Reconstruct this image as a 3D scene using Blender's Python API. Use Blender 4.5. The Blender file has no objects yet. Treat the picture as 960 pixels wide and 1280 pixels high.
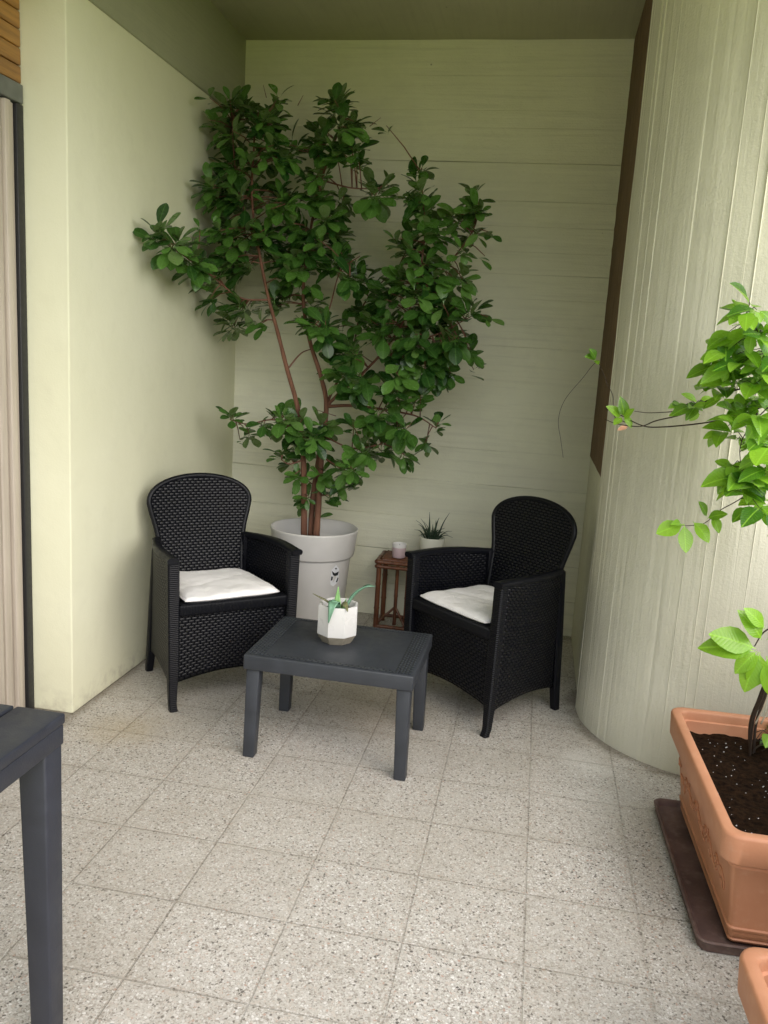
import bpy, bmesh, math, random
from mathutils import Vector, Matrix, noise
random.seed(7)
R = math.radians
sc = bpy.context.scene
COL = sc.collection
V = Vector

# ------------------------------------------------------------------ camera
CAM_H = 1.47
rt = V((0.98097, 0.18472, 0.06067)); fw = V((-0.17052, 0.96729, -0.18758))
yaw, pitch, roll = -0.1745, -0.1887, -0.0618
fw = V((math.sin(yaw) * math.cos(pitch), math.cos(yaw) * math.cos(pitch), math.sin(pitch)))
r0 = V((math.cos(yaw), -math.sin(yaw), 0)); d0 = fw.cross(r0)
rt = r0 * math.cos(roll) + d0 * math.sin(roll)
dn = -r0 * math.sin(roll) + d0 * math.cos(roll)
F = 1046.06
cam = bpy.data.cameras.new('camera'); cam.sensor_fit = 'VERTICAL'; cam.sensor_height = 36
cam.lens = F / 1280 * 36; cam.clip_start = 0.02; cam.clip_end = 2000
co = bpy.data.objects.new('camera', cam); COL.objects.link(co); sc.camera = co
M3 = Matrix((rt, -dn, -fw)).transposed().to_4x4(); M3.translation = (0, 0, CAM_H); co.matrix_world = M3
EYE = V((0, 0, CAM_H))
def at(px, py, Y):
    """measured point of the photo turned into a place at depth Y"""
    v = rt * ((px - 480) / F) + dn * ((py - 640) / F) + fw
    return EYE + v * (Y / v.y)
def atx(px, py, X):
    v = rt * ((px - 480) / F) + dn * ((py - 640) / F) + fw
    return EYE + v * (X / v.x)

# ------------------------------------------------------------------ materials
class NT:
    def __init__(s, name):
        s.m = bpy.data.materials.new(name); s.m.use_nodes = True
        s.t = s.m.node_tree; s.t.nodes.clear()
        s.o = s.n('ShaderNodeOutputMaterial'); s.b = s.n('ShaderNodeBsdfPrincipled')
        s.l(s.b.outputs[0], s.o.inputs[0])
    def n(s, ty, **k):
        x = s.t.nodes.new(ty)
        for a, b in k.items(): setattr(x, a, b)
        return x
    def l(s, a, b): s.t.links.new(a, b)
    def coord(s, scale=(1, 1, 1), kind='Object', rot=(0, 0, 0)):
        c = s.n('ShaderNodeTexCoord'); m = s.n('ShaderNodeMapping')
        m.inputs['Scale'].default_value = scale; m.inputs['Rotation'].default_value = rot
        s.l(c.outputs[kind], m.inputs[0]); return m.outputs[0]
    def noise(s, vec, scale, detail=4, rough=.55):
        x = s.n('ShaderNodeTexNoise'); x.inputs['Scale'].default_value = scale
        x.inputs['Detail'].default_value = detail; x.inputs['Roughness'].default_value = rough
        s.l(vec, x.inputs['Vector']); return x.outputs['Fac']
    def ramp(s, fac, stops, interp='LINEAR'):
        x = s.n('ShaderNodeValToRGB'); cr = x.color_ramp; cr.interpolation = interp
        while len(cr.elements) < len(stops): cr.elements.new(.5)
        for e, (p, c) in zip(cr.elements, stops):
            e.position = p; e.color = (c, c, c, 1) if isinstance(c, (int, float)) else (*c, 1)
        s.l(fac, x.inputs[0]); return x.outputs[0]
    def mix(s, fac, a, b, mode='MIX'):
        x = s.n('ShaderNodeMix', data_type='RGBA', blend_type=mode)
        for k, v in ((0, fac), (6, a), (7, b)):
            if hasattr(v, 'links'): s.l(v, x.inputs[k])
            elif isinstance(v, (int, float)): x.inputs[k].default_value = v if k == 0 else (v, v, v, 1)
            else: x.inputs[k].default_value = (*v, 1)
        return x.outputs[2]
    def math(s, op, a, b=0.0, c=None):
        x = s.n('ShaderNodeMath', operation=op)
        for i, v in enumerate((a, b) if c is None else (a, b, c)):
            if hasattr(v, 'links'): s.l(v, x.inputs[i])
            else: x.inputs[i].default_value = v
        return x.outputs[0]
    def bump(s, h, dist, strength=1.0, prev=None):
        x = s.n('ShaderNodeBump'); x.inputs['Distance'].default_value = dist; x.inputs['Strength'].default_value = strength
        s.l(h, x.inputs['Height'])
        if prev: s.l(prev, x.inputs['Normal'])
        s.l(x.outputs[0], s.b.inputs['Normal']); return x.outputs[0]
    def col(s, c):
        if hasattr(c, 'links'): s.l(c, s.b.inputs['Base Color'])
        else: s.b.inputs['Base Color'].default_value = (*c, 1)
    def rough(s, r):
        if hasattr(r, 'links'): s.l(r, s.b.inputs['Roughness'])
        else: s.b.inputs['Roughness'].default_value = r
    def sep(s, vec):
        x = s.n('ShaderNodeSeparateXYZ'); s.l(vec, x.inputs[0]); return x.outputs

def simple(name, c, rough=.5, var=.15, scale=30, bump=0.0, bscale=200, spec=.5):
    t = NT(name); v = t.coord()
    n = t.noise(v, scale)
    t.col(t.ramp(n, [(.25, tuple(x * (1 - var) for x in c)), (.75, tuple(min(1, x * (1 + var)) for x in c))]))
    t.rough(t.ramp(t.noise(v, scale * 2), [(.3, max(.05, rough - .08)), (.7, min(1, rough + .08))]))
    t.b.inputs['Specular IOR Level'].default_value = spec
    if bump: t.bump(t.noise(v, bscale), bump)
    return t.m

def m_plaster():
    t = NT('cream_plaster'); v = t.coord()
    a = t.noise(v, 1.3, 5); b = t.noise(v, 9, 6); 
    c = t.ramp(a, [(.3, (.715, .715, .53)), (.7, (.77, .77, .595))])
    c = t.mix(t.ramp(b, [(.55, 0), (.8, .16)]), c, (.5, .48, .36))
    # faint scuffs near the floor
    z = t.sep(t.coord())[2]
    sc_ = t.math('MULTIPLY', t.ramp(z, [(0.0, 1), (.12, 0)]), t.ramp(t.noise(v, 24, 6), [(.45, 0), (.7, .5)]))
    c = t.mix(sc_, c, (.36, .33, .26))
    t.col(c); t.rough(.75)
    b1 = t.bump(t.noise(v, 6, 3), .004); t.bump(t.noise(v, 160, 3), .0006, 1, b1)
    return t.m
def m_boardwall(name, base, axis, stain=.5, grain=.0012):
    """board-marked painted concrete; axis = direction the boards run"""
    t = NT(name); 
    s = [14, 14, 14]; s[axis] = .55
    v = t.coord(tuple(s)); o = t.coord()
    g = t.noise(v, 3.2, 7, .65); big = t.noise(o, 1.7, 5)
    dk = tuple(x * .78 for x in base); lt = tuple(min(1, x * 1.12) for x in base)
    c = t.ramp(big, [(.3, tuple(x * .9 for x in base)), (.7, tuple(x * 1.06 for x in base))])
    c = t.mix(t.ramp(g, [(.5, 0), (.78, stain)]), c, dk)
    c = t.mix(t.ramp(t.noise(v, 1.4, 6), [(.56, 0), (.75, .45)]), c, lt)
    c = t.mix(t.ramp(t.noise(o, 5, 8, .7), [(.52, 0), (.75, .35)]), c, dk)
    # random small pits and marks
    vo = t.n('ShaderNodeTexVoronoi'); vo.inputs['Scale'].default_value = 9; t.l(o, vo.inputs['Vector'])
    pit = t.ramp(vo.outputs['Distance'], [(.02, 1), (.05, 0)])
    pit = t.math('MULTIPLY', pit, t.ramp(t.noise(o, 3, 2), [(.55, 0), (.6, .7)]))
    c = t.mix(pit, c, (.09, .08, .06))
    at_ = t.n('ShaderNodeAttribute', attribute_name='tint')
    c = t.mix(at_.outputs['Fac'], c, tuple(x * .55 for x in base))
    t.col(c); t.rough(.72)
    b = t.bump(g, grain * 2.5); b = t.bump(t.noise(o, 130, 5), grain, 1, b)
    pm = t.math('MULTIPLY', t.ramp(t.noise(o, 2.6, 3), [(.48, 0), (.66, 1)]), t.noise(o, 48, 6, .7)); t.bump(pm, grain * 1.9, 1, b)
    return t.m
def m_terrazzo(gx, ox, gy, oy):
    t = NT('terrazzo_tiles'); o = t.coord(); xyz = t.sep(o)
    def frac(val, g, off): 
        return t.math('FLOORED_MODULO', t.math('SUBTRACT', val, off), g)
    wob = t.math('MULTIPLY', t.math('SUBTRACT', t.noise(o, 30, 3), .5), .0035)
    fx = frac(t.math('ADD', xyz[0], wob), gx, ox); fy = frac(t.math('ADD', xyz[1], wob), gy, oy)
    dx = t.math('MINIMUM', fx, t.math('SUBTRACT', gx, fx)); dy = t.math('MINIMUM', fy, t.math('SUBTRACT', gy, fy))
    dgrout = t.math('MINIMUM', dx, dy)
    # tile id
    ix = t.math('FLOOR', t.math('DIVIDE', t.math('SUBTRACT', xyz[0], ox), gx)); iy = t.math('FLOOR', t.math('DIVIDE', t.math('SUBTRACT', xyz[1], oy), gy))
    cmb = t.n('ShaderNodeCombineXYZ'); t.l(ix, cmb.inputs[0]); t.l(iy, cmb.inputs[1])
    wn = t.n('ShaderNodeTexWhiteNoise'); t.l(cmb.outputs[0], wn.inputs[0])
    # two sizes of stone chips
    def chips(scale, stops):
        vo = t.n('ShaderNodeTexVoronoi'); vo.inputs['Scale'].default_value = scale; t.l(o, vo.inputs['Vector'])
        w = t.n('ShaderNodeTexWhiteNoise'); t.l(vo.outputs['Color'], w.inputs[0])
        ve = t.n('ShaderNodeTexVoronoi', feature='DISTANCE_TO_EDGE'); ve.inputs['Scale'].default_value = scale; t.l(o, ve.inputs['Vector'])
        return t.ramp(w.outputs['Value'], stops, 'CONSTANT'), ve.outputs['Distance'], w.outputs['Value']
    A, ea, wa = chips(150, [(0, (0.546, 0.534, 0.516)), (.26, (0.692, 0.683, 0.673)), (.45, (0.388, 0.362, 0.337)), (.6, (0.587, 0.534, 0.494)), (.74, (0.797, 0.800, 0.808)), (.83, (0.283, 0.256, 0.236)), (.875, (0.115, 0.107, 0.101)), (.945, (0.482, 0.352, 0.303)), (.97, (0.650, 0.640, 0.628))])
    Bc, eb, wb = chips(290, [(0, (0.524, 0.512, 0.483)), (.4, (0.377, 0.362, 0.337)), (.6, (0.629, 0.619, 0.606)), (.85, (0.272, 0.256, 0.236)), (.93, (0.524, 0.480, 0.449))])
    inside = t.ramp(ea, [(.08, 0), (.16, 1)])
    c = t.mix(inside, Bc, A)
    c = t.mix(t.math('MULTIPLY', wn.outputs['Value'], .30), c, (.43, .41, .375))
    dirt = t.noise(o, 1.6, 6, .6); d2 = t.noise(o, 7, 5)
    c = t.mix(t.ramp(dirt, [(.45, 0), (.72, .42)]), c, (.38, .35, .305))
    c = t.mix(t.ramp(d2, [(.55, 0), (.8, .3)]), c, (.66, .65, .62))
    # joints gather dirt, some are nearly closed
    gw = t.ramp(t.noise(o, 2.3, 2), [(.3, .0008), (.7, .0021)])
    gm = t.n('ShaderNodeMapRange', interpolation_type='SMOOTHSTEP'); t.l(dgrout, gm.inputs[0]); t.l(gw, gm.inputs[1]); gm.inputs[2].default_value = .0042; gm.inputs[3].default_value = 1; gm.inputs[4].default_value = 0
    halo = t.n('ShaderNodeMapRange', interpolation_type='SMOOTHSTEP'); t.l(dgrout, halo.inputs[0]); halo.inputs[1].default_value = 0; halo.inputs[2].default_value = .03; halo.inputs[3].default_value = .12; halo.inputs[4].default_value = 0
    c = t.mix(halo.outputs[0], c, (.30, .26, .20))
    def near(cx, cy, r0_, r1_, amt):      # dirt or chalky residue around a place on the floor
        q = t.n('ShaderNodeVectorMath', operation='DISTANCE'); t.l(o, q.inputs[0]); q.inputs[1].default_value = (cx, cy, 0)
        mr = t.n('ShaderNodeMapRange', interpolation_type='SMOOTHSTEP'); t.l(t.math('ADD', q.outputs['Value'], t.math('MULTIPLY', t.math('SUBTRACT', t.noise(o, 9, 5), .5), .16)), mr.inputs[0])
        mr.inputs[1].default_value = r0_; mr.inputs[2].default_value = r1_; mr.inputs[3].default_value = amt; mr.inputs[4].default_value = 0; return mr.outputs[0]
    c = t.mix(near(.30, 3.02, .0, .17, .45), c, (.80, .80, .79))
    c = t.mix(near(.36, 2.72, .0, .2, .25), c, (.78, .77, .75))
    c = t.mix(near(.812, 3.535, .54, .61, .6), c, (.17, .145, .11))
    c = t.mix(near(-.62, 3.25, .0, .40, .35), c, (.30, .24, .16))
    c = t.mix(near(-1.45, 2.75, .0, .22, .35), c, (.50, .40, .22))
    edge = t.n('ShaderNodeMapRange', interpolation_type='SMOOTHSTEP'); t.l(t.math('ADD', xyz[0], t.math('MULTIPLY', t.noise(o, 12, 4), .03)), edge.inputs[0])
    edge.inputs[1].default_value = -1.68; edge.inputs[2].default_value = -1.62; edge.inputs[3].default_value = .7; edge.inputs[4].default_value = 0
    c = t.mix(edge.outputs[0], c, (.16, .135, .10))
    c = t.mix(t.math('MULTIPLY', gm.outputs[0], t.ramp(t.noise(o, 1.9, 3), [(.3, .03), (.7, .34)])), c, (.10, .085, .065))
    c = t.mix(1.0, c, (.93, .915, .89), 'MULTIPLY')
    t.col(c); t.rough(t.ramp(wa, [(0, .45), (1, .75)]))
    t.b.inputs['Specular IOR Level'].default_value = .35
    b = t.bump(t.math('SUBTRACT', 1.0, gm.outputs[0]), .0012); t.bump(t.noise(o, 240, 3), .0007, .7, b)
    return t.m
def m_weave(name, c, cw, ch, depth=.0027, rough=.37, flip=False, spec=.40):
    """basket weave relief from the UV map (metres)"""
    t = NT(name); u = t.sep(t.coord(kind='UV')); U, W = (u[1], u[0]) if flip else (u[0], u[1])
    row = t.math('DIVIDE', W, ch); rf = t.math('FLOOR', row)
    par = t.math('FLOORED_MODULO', rf, 2.0)
    cu = t.math('ADD', t.math('DIVIDE', U, cw), t.math('MULTIPLY', par, .5))
    hu = t.math('ABSOLUTE', t.math('SINE', t.math('MULTIPLY', cu, math.pi)))
    hv = t.math('POWER', t.math('ABSOLUTE', t.math('SINE', t.math('MULTIPLY', row, math.pi))), .6)
    h = t.math('MULTIPLY', t.math('POWER', hu, .7), hv)
    n = t.noise(t.coord(), 12)
    cc = t.ramp(n, [(.3, tuple(x * .8 for x in c)), (.7, tuple(x * 1.25 for x in c))])
    cc = t.mix(t.math('SUBTRACT', 1.0, t.ramp(h, [(.05, 0), (.45, 1)])), cc, tuple(x * .4 for x in c))  # gaps between strands darkened in the colour as crevice shade
    t.col(cc); t.rough(rough); t.l(t.ramp(h, [(.1, .02), (.7, spec)]), t.b.inputs['Specular IOR Level']); t.bump(h, depth)  # gloss cut in the gaps to stand in for self-shadowing
    return t.m
def m_ribs(name, c, axis, pitch, rough=.4):
    t = NT(name); o = t.sep(t.coord())
    h = t.math('ABSOLUTE', t.math('SINE', t.math('MULTIPLY', o[axis], math.pi / pitch)))
    t.col(c); t.rough(rough); t.b.inputs['Specular IOR Level'].default_value = .24; t.bump(h, .0014)
    return t.m
def m_leaf(name, dark, light, back, trans, rough, vein=.35):
    t = NT(name)
    a = t.n('ShaderNodeAttribute', attribute_name='tint')
    u = t.sep(t.coord(kind='UV'))
    c = t.ramp(a.outputs['Fac'], [(0, dark), (.7, light), (.93, tuple((x + y) / 2 for x, y in zip(light, back))), (1, tuple(x * 1.2 for x in back))])
    mid = t.ramp(t.math('ABSOLUTE', u[0]), [(0, vein), (.10, 0)])
    side = t.math('ABSOLUTE', t.math('SINE', t.math('MULTIPLY', t.math('SUBTRACT', u[1], t.math('MULTIPLY', t.math('ABSOLUTE', u[0]), .22)), 34.0)))
    c = t.mix(mid, c, tuple(min(1, x * 1.6 + .02) for x in light))
    c = t.mix(t.ramp(side, [(0, .25), (.25, 0)]), c, tuple(x * 1.35 for x in light))
    g = t.n('ShaderNodeNewGeometry')
    c = t.mix(g.outputs['Backfacing'], c, back)
    t.col(c); t.rough(t.ramp(t.noise(t.coord(), 25), [(.3, rough - .07), (.7, rough + .1)]))
    t.bump(side, .0006, .6)
    tr = t.n('ShaderNodeBsdfTranslucent'); 
    tc = t.mix(.5, c, tuple(min(1, x * 2.2) for x in light)); t.l(tc, tr.inputs[0])
    mx = t.n('ShaderNodeMixShader'); mx.inputs[0].default_value = trans
    t.l(t.b.outputs[0], mx.inputs[1]); t.l(tr.outputs[0], mx.inputs[2]); t.l(mx.outputs[0], t.o.inputs[0])
    return t.m
def m_wood(name, a, b, axis, scale=6, rough=.5, bump=.0006):
    t = NT(name); s = [12, 12, 12]; s[axis] = .7
    v = t.coord(tuple(s)); n = t.noise(v, scale, 8, .65)
    t.col(t.ramp(n, [(.3, a), (.7, b)])); t.rough(rough); t.bump(n, bump)
    return t.m

BLK = (.0036, .0042, .0070); ANT = (.032, .035, .046)
M = dict(
    plaster=m_plaster(),
    back=m_boardwall('board_marked_wall_paint', (.74, .735, .585), 0, .7, .0018),
    column=m_boardwall('board_marked_column_paint', (.70, .69, .585), 2, .32, .0016),
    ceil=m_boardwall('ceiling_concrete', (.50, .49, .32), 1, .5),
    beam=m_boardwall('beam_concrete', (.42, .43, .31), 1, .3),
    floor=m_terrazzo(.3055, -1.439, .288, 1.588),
    weave=m_weave('black_woven_plastic', BLK, .025, .0122),
    plastic=simple('black_plastic', BLK, .40, .2, 20, .0003, 300, .24),
    ribz=m_ribs('ribbed_black_plastic', BLK, 2, .008), ribx=m_ribs('ribbed_seat_rim', BLK, 0, .006),
    anth=simple('anthracite_plastic', (.032, .037, .047), .48, .2, 14, .0004, 260), anth_d=simple('dark_anthracite_plastic', (.025, .028, .040), .5, .2, 14, .0004, 260),
    anth_w=m_weave('anthracite_embossed_border', (.042, .049, .060), .022, .011, .0032, .38),
    cloth=None,
    grey_pot=simple('warm_grey_plastic', (.60, .59, .575), .5, .05, 9, .0002, 300),
    grey_dark=simple('shadowed_grey_plastic', (.10, .095, .09), .6),
    hole=simple('dark_drain_hole', (.012, .012, .010), .8),
    white=simple('white_gloss', (.66, .66, .66), .3, .03, 8),
    sticker_w=simple('white_sticker', (.72, .73, .76), .4, .05), sticker_k=simple('black_print', (.02, .025, .028), .4),
    concrete_base=simple('greige_cement', (.25, .225, .18), .75, .2, 60, .0006, 250),
    cream_pot=simple('cream_ceramic', (.70, .70, .60), .35, .04, 9),
    pink=simple('pale_pink_ceramic', (.60, .46, .48), .4, .08, 20), wax=simple('white_wax', (.75, .73, .72), .5, .03),
    bamboo=m_wood('dark_bamboo', (.055, .017, .008), (.20, .075, .032), 2, 5, .38),
    terra=None, soil=None, tray=None,
    tree_leaf=m_leaf('tree_leaf', (.013, .052, .010), (.095, .215, .038), (.13, .20, .07), .16, .25),
    vine_leaf=m_leaf('vine_leaf', (.035, .13, .014), (.26, .50, .035), (.22, .40, .09), .32, .26, .55),
    bark=m_wood('reddish_bark', (.075, .028, .016), (.23, .105, .062), 2, 5, .8, .005),
    twig=simple('young_red_twig', (.15, .062, .038), .6, .25, 40),
    vine_bark=simple('dark_vine_bark', (.045, .03, .022), .8, .3, 60, .0008, 200),
    dry=simple('pale_dry_stem', (.52, .45, .36), .7, .2, 60), dead=simple('pinkish_dead_leaf', (.62, .33, .22), .6),
    agave=simple('blue_green_succulent', (.17, .34, .23), .45, .2, 40), agave_l=simple('light_green_succulent', (.27, .52, .20), .45, .2, 40), agave_b=simple('olive_succulent', (.20, .20, .10), .5, .3, 60),
    aloe=simple('dark_grey_green_succulent', (.035, .065, .035), .5, .3, 40),
    cork=m_wood('brown_joint_filler', (.06, .036, .018), (.26, .16, .08), 2, 7, .9, .006),
    frame=m_wood('beige_wood_effect', (.40, .35, .295), (.56, .50, .43), 2, 3, .5),
    gasket=simple('black_rubber', (.012, .012, .014), .5), metal=simple('weathered_zinc', (.13, .14, .135), .5, .3, 25),
    slat=m_wood('varnished_wood_slats', (.20, .085, .018), (.55, .28, .065), 1, 3, .4, .001),
    glass=None, skirt=simple('terracotta_skirting', (.50, .38, .28), .7, .15, 20),
)
t = NT('cream_cotton'); v = t.coord()
t.col(t.ramp(t.noise(v, 14), [(.3, (.83, .82, .83)), (.7, (.88, .87, .88))])); t.rough(.9)
b_ = t.bump(t.noise(v, 20, 4), .006); t.bump(t.noise(v, 700, 2), .0005, 1, b_)
t.b.inputs['Sheen Weight'].default_value = .2; M['cloth'] = t.m
t = NT('terracotta'); v = t.coord()
c = t.ramp(t.noise(v, 5, 6), [(.3, (.53, .235, .13)), (.7, (.63, .30, .175))])
c = t.mix(t.ramp(t.noise(v, 40, 5), [(.55, 0), (.8, .3)]), c, (.62, .38, .26))
t.col(c); t.rough(.55); t.bump(t.noise(v, 160, 3), .0004); M['terra'] = t.m
t = NT('potting_soil'); v = t.coord()
t.col(t.ramp(t.noise(v, 60, 8, .7), [(.35, (.007, .004, .0025)), (.7, (.046, .024, .012))])); t.rough(1.0); t.b.inputs['Specular IOR Level'].default_value = .08
t.bump(t.noise(v, 90, 8, .75), .012); M['soil'] = t.m
t = NT('weathered_brown_plastic'); v = t.coord()
c = t.ramp(t.noise(v, 8, 6), [(.3, (.075, .045, .040)), (.7, (.16, .10, .09))])
c = t.mix(t.ramp(t.noise(v, 35, 6), [(.5, 0), (.75, .5)]), c, (.24, .18, .16)); t.col(c); t.rough(.7); M['tray'] = t.m
t = NT('window_glass'); t.col((.03, .035, .035)); t.rough(.03); M['glass'] = t.m
t = NT('bounce_lawn'); v = t.coord()
t.col(t.ramp(t.noise(v, 1.2, 8), [(.3, (.24, .29, .010)), (.7, (.34, .40, .018))])); t.rough(.9); M['bounce_lawn'] = t.m  # unseen grass, coloured extra bright to bounce yellow-green light upward

# ------------------------------------------------------------------ mesh builder
class MB:
    def __init__(s): s.bm = bmesh.new(); s.uv = s.bm.loops.layers.uv.new('UVMap'); s.tint = s.bm.verts.layers.float.new('tint')
    def _xf(s, vs, mat):
        if mat is not None: bmesh.ops.transform(s.bm, matrix=mat, verts=vs)
    def face(s, vs, mi=0, smooth=True, uvs=None):
        try: f = s.bm.faces.new(vs)
        except ValueError: return None
        f.material_index = mi; f.smooth = smooth
        if uvs:
            for lp, q in zip(f.loops, uvs): lp[s.uv].uv = q
        return f
    def box(s, c, size, bev=.003, seg=2, rot=None, taper=(1, 1), mi=0, shear=(0, 0)):
        sx, sy, sz = (q / 2 for q in size); vs = []
        for z in (-1, 1):
            k = taper if z < 0 else (1, 1)
            for x, y in ((-1, -1), (1, -1), (1, 1), (-1, 1)):
                vs.append(s.bm.verts.new((x * sx * k[0] + (shear[0] if z < 0 else 0), y * sy * k[1] + (shear[1] if z < 0 else 0), z * sz)))
        fs = [s.face([vs[i] for i in q], mi, False) for q in ((3, 2, 1, 0), (4, 5, 6, 7), (0, 1, 5, 4), (1, 2, 6, 5), (2, 3, 7, 6), (3, 0, 4, 7))]
        allv = list(vs)
        if bev:
            es = list({e for f in fs for e in f.edges})
            r = bmesh.ops.bevel(s.bm, geom=es, offset=bev, segments=seg, affect='EDGES', profile=.5, clamp_overlap=True)
            allv = list({v_ for f in r['faces'] for v_ in f.verts} | {v_ for v_ in vs if v_.is_valid})
            for f in {f for v_ in allv for f in v_.link_faces}: f.material_index = mi; f.smooth = True
        m = Matrix.Translation(c) @ (rot.to_4x4() if rot is not None else Matrix.Identity(4))
        s._xf(allv, m); return allv
    def grid(s, fn, nu, nv, mi=0, uvfn=None, closed_u=False, smooth=True, tint=None):
        P = [[s.bm.verts.new(fn(i / nu, j / nv)) for j in range(nv + 1)] for i in range(nu + (0 if closed_u else 1))]
        if tint:
            for i, row in enumerate(P):
                for j, v_ in enumerate(row): v_[s.tint] = tint(i / nu, j / nv)
        n = len(P)
        for i in range(nu):
            a, b = P[i], P[(i + 1) % n]
            for j in range(nv):
                uvs = [uvfn(*q) for q in ((i / nu, j / nv), ((i + 1) / nu, j / nv), ((i + 1) / nu, (j + 1) / nv), (i / nu, (j + 1) / nv))] if uvfn else None
                s.face([a[j], b[j], b[j + 1], a[j + 1]], mi, smooth, uvs)
        return P
    def loft(s, rings, mi=0, cap=True, smooth=True):
        L = [[s.bm.verts.new(p) for p in r_] for r_ in rings]; n = len(L[0])
        for a, b in zip(L, L[1:]):
            for i in range(n): s.face([a[i], a[(i + 1) % n], b[(i + 1) % n], b[i]], mi, smooth)
        if cap: s.face(L[0][::-1], mi, False); s.face(L[-1], mi, False)
        return L
    def tube(s, pts, rad, n=8, mi=0, cap=True):
        pts = [V(p) for p in pts]; 
        if not hasattr(rad, '__len__'): rad = [rad] * len(pts)
        rings = []; up = V((.13, .21, 1)).normalized()
        prev = None
        for i, p in enumerate(pts):
            d = (pts[min(i + 1, len(pts) - 1)] - pts[max(i - 1, 0)])
            d = d.normalized() if d.length > 1e-9 else V((0, 0, 1))
            if prev is None: x = d.cross(up if abs(d.dot(up)) < .95 else V((1, 0, 0))).normalized()
            else: x = (prev - d * prev.dot(d)).normalized()
            prev = x; y = d.cross(x)
            rings.append([p + (x * math.cos(2 * math.pi * k / n) + y * math.sin(2 * math.pi * k / n)) * rad[i] for k in range(n)])
        s.loft(rings, mi, cap)
    def lathe(s, prof, n=48, c=(0, 0, 0), mi=0, smooth=True, facets=None):
        c = V(c)
        P = [[s.bm.verts.new(c + V((r_ * math.cos(2 * math.pi * k / n), r_ * math.sin(2 * math.pi * k / n), z))) for r_, z in prof] for k in range(n)]
        for k in range(n):
            a, b = P[k], P[(k + 1) % n]
            for j in range(len(prof) - 1): s.face([a[j], b[j], b[j + 1], a[j + 1]], mi, smooth)
        return P
    def build(s, name, mats, parent=None, loc=None, rotz=0, auto=None):
        bmesh.ops.remove_doubles(s.bm, verts=s.bm.verts, dist=1e-6)
        me = bpy.data.meshes.new(name); s.bm.to_mesh(me); s.bm.free()
        for m in (mats if isinstance(mats, (list, tuple)) else [mats]): me.materials.append(m)
        if auto: me.set_sharp_from_angle(angle=R(auto))
        o = bpy.data.objects.new(name, me); COL.objects.link(o)
        if parent: o.parent = parent
        if loc: o.location = loc
        if rotz: o.rotation_euler.z = rotz
        return o
def tag(o, label=None, cat=None, group=None, kind=None):
    for k, v_ in (('label', label), ('category', cat), ('group', group), ('kind', kind)):
        if v_: o[k] = v_
    return o
def thing(name, loc, label, cat, rz=0, group=None):
    o = bpy.data.objects.new(name, None); COL.objects.link(o); o.empty_display_size = .1
    o.location = loc; o.rotation_euler.z = rz; return tag(o, label, cat, group)
def copy_tree(o, parent=None):
    c_ = o.copy(); COL.objects.link(c_); c_.parent = parent
    for ch in list(o.children): copy_tree(ch, c_)
    return c_
def smooth_path(pts, n):
    pts = [V(p) for p in pts]; P = [pts[0] * 2 - pts[1]] + pts + [pts[-1] * 2 - pts[-2]]; out = []
    for i in range(1, len(P) - 2):
        for k in range(n):
            t_ = k / n; a, b, c_, d = P[i - 1:i + 3]
            out.append(.5 * (2 * b + (c_ - a) * t_ + (2 * a - 5 * b + 4 * c_ - d) * t_ ** 2 + (3 * b - a - 3 * c_ + d) * t_ ** 3))
    out.append(pts[-1]); return out
def interp(tab, x):
    for (a, fa), (b, fb) in zip(tab, tab[1:]):
        if x <= b: return fa + (fb - fa) * max(0, (x - a) / (b - a))
    return tab[-1][1]

# ------------------------------------------------------------------ the setting
XL, YB, ZC, YN = -1.688, 4.505, 3.018, 2.82
XF = -1.85                      # house front plane
XS = .288                       # narrow side wall at the back right
mb = MB(); mb.box((-.45, 1.95, -.06), (3.9, 5.4, .12), .004); tag(mb.build('floor', M['floor']), kind='structure')
mb = MB(); g = 400
mb.face([mb.bm.verts.new(p) for p in ((-g, -g, -.30), (g, -g, -.30), (g, g, -.30), (-g, g, -.30))]); tag(mb.build('ground', M['bounce_lawn']), kind='structure')

# back wall: horizontal boards cast in relief
zs = [0, .193, .39, .587, .799, .986, 1.196, 1.361, 1.537, 1.65, 1.781, 1.904, 2.013, 2.138, 2.26, 2.443, 2.607, 2.689, 2.85, ZC]
mb = MB(); rr = random.Random(3); NX = 60; Lx, Rx = XL - .25, XS + .9
def edge_noise(x, k): return noise.noise(V((x * 2.5, k * 7.1, 0)))
prev = None
for k, (za, zb) in enumerate(zip(zs, zs[1:])):
    off = rr.uniform(-.0025, .0025); til = rr.uniform(-.0015, .0015)
    strong = rr.random() < .55
    gw = .0045 if strong else .0025
    rows = [(za + gw * .5, off + til, 0), (za + .012, off + til * .9, 0), ((za + zb) / 2, off, 0), (zb - .012, off - til * .9, 0), (zb - gw * .5, off - til, 0)]
    if k < len(zs) - 2: rows += [(zb, (.009 if strong else .004), 1)]
    for z, o_, tn in rows:
        row = []
        for i in range(NX + 1):
            x = Lx + (Rx - Lx) * i / NX
            e_ = edge_noise(x, k)
            gap = max(.2, min(1, .5 + 1.4 * noise.noise(V((x * 1.3, k * 3.3, 5)))))
            v_ = mb.bm.verts.new((x, YB + o_ * (gap if tn else 1) + (.0012 * e_), z + (.0025 * e_ if 0 < z < ZC else 0)))
            v_[mb.tint] = (.80 if strong else .45) * gap if tn else 0
            row.append(v_)
        if prev:
            for i in range(NX): mb.face([prev[i], prev[i + 1], row[i + 1], row[i]], 0, False)
        prev = row
# close the slab behind
mb.box(((Lx + Rx) / 2, YB + .13, ZC / 2), (Rx - Lx, .2, ZC - .01), 0)
tag(mb.build('concrete_wall', M['back']), 'grey green board marked concrete wall behind the tree at the back', 'wall')
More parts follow.
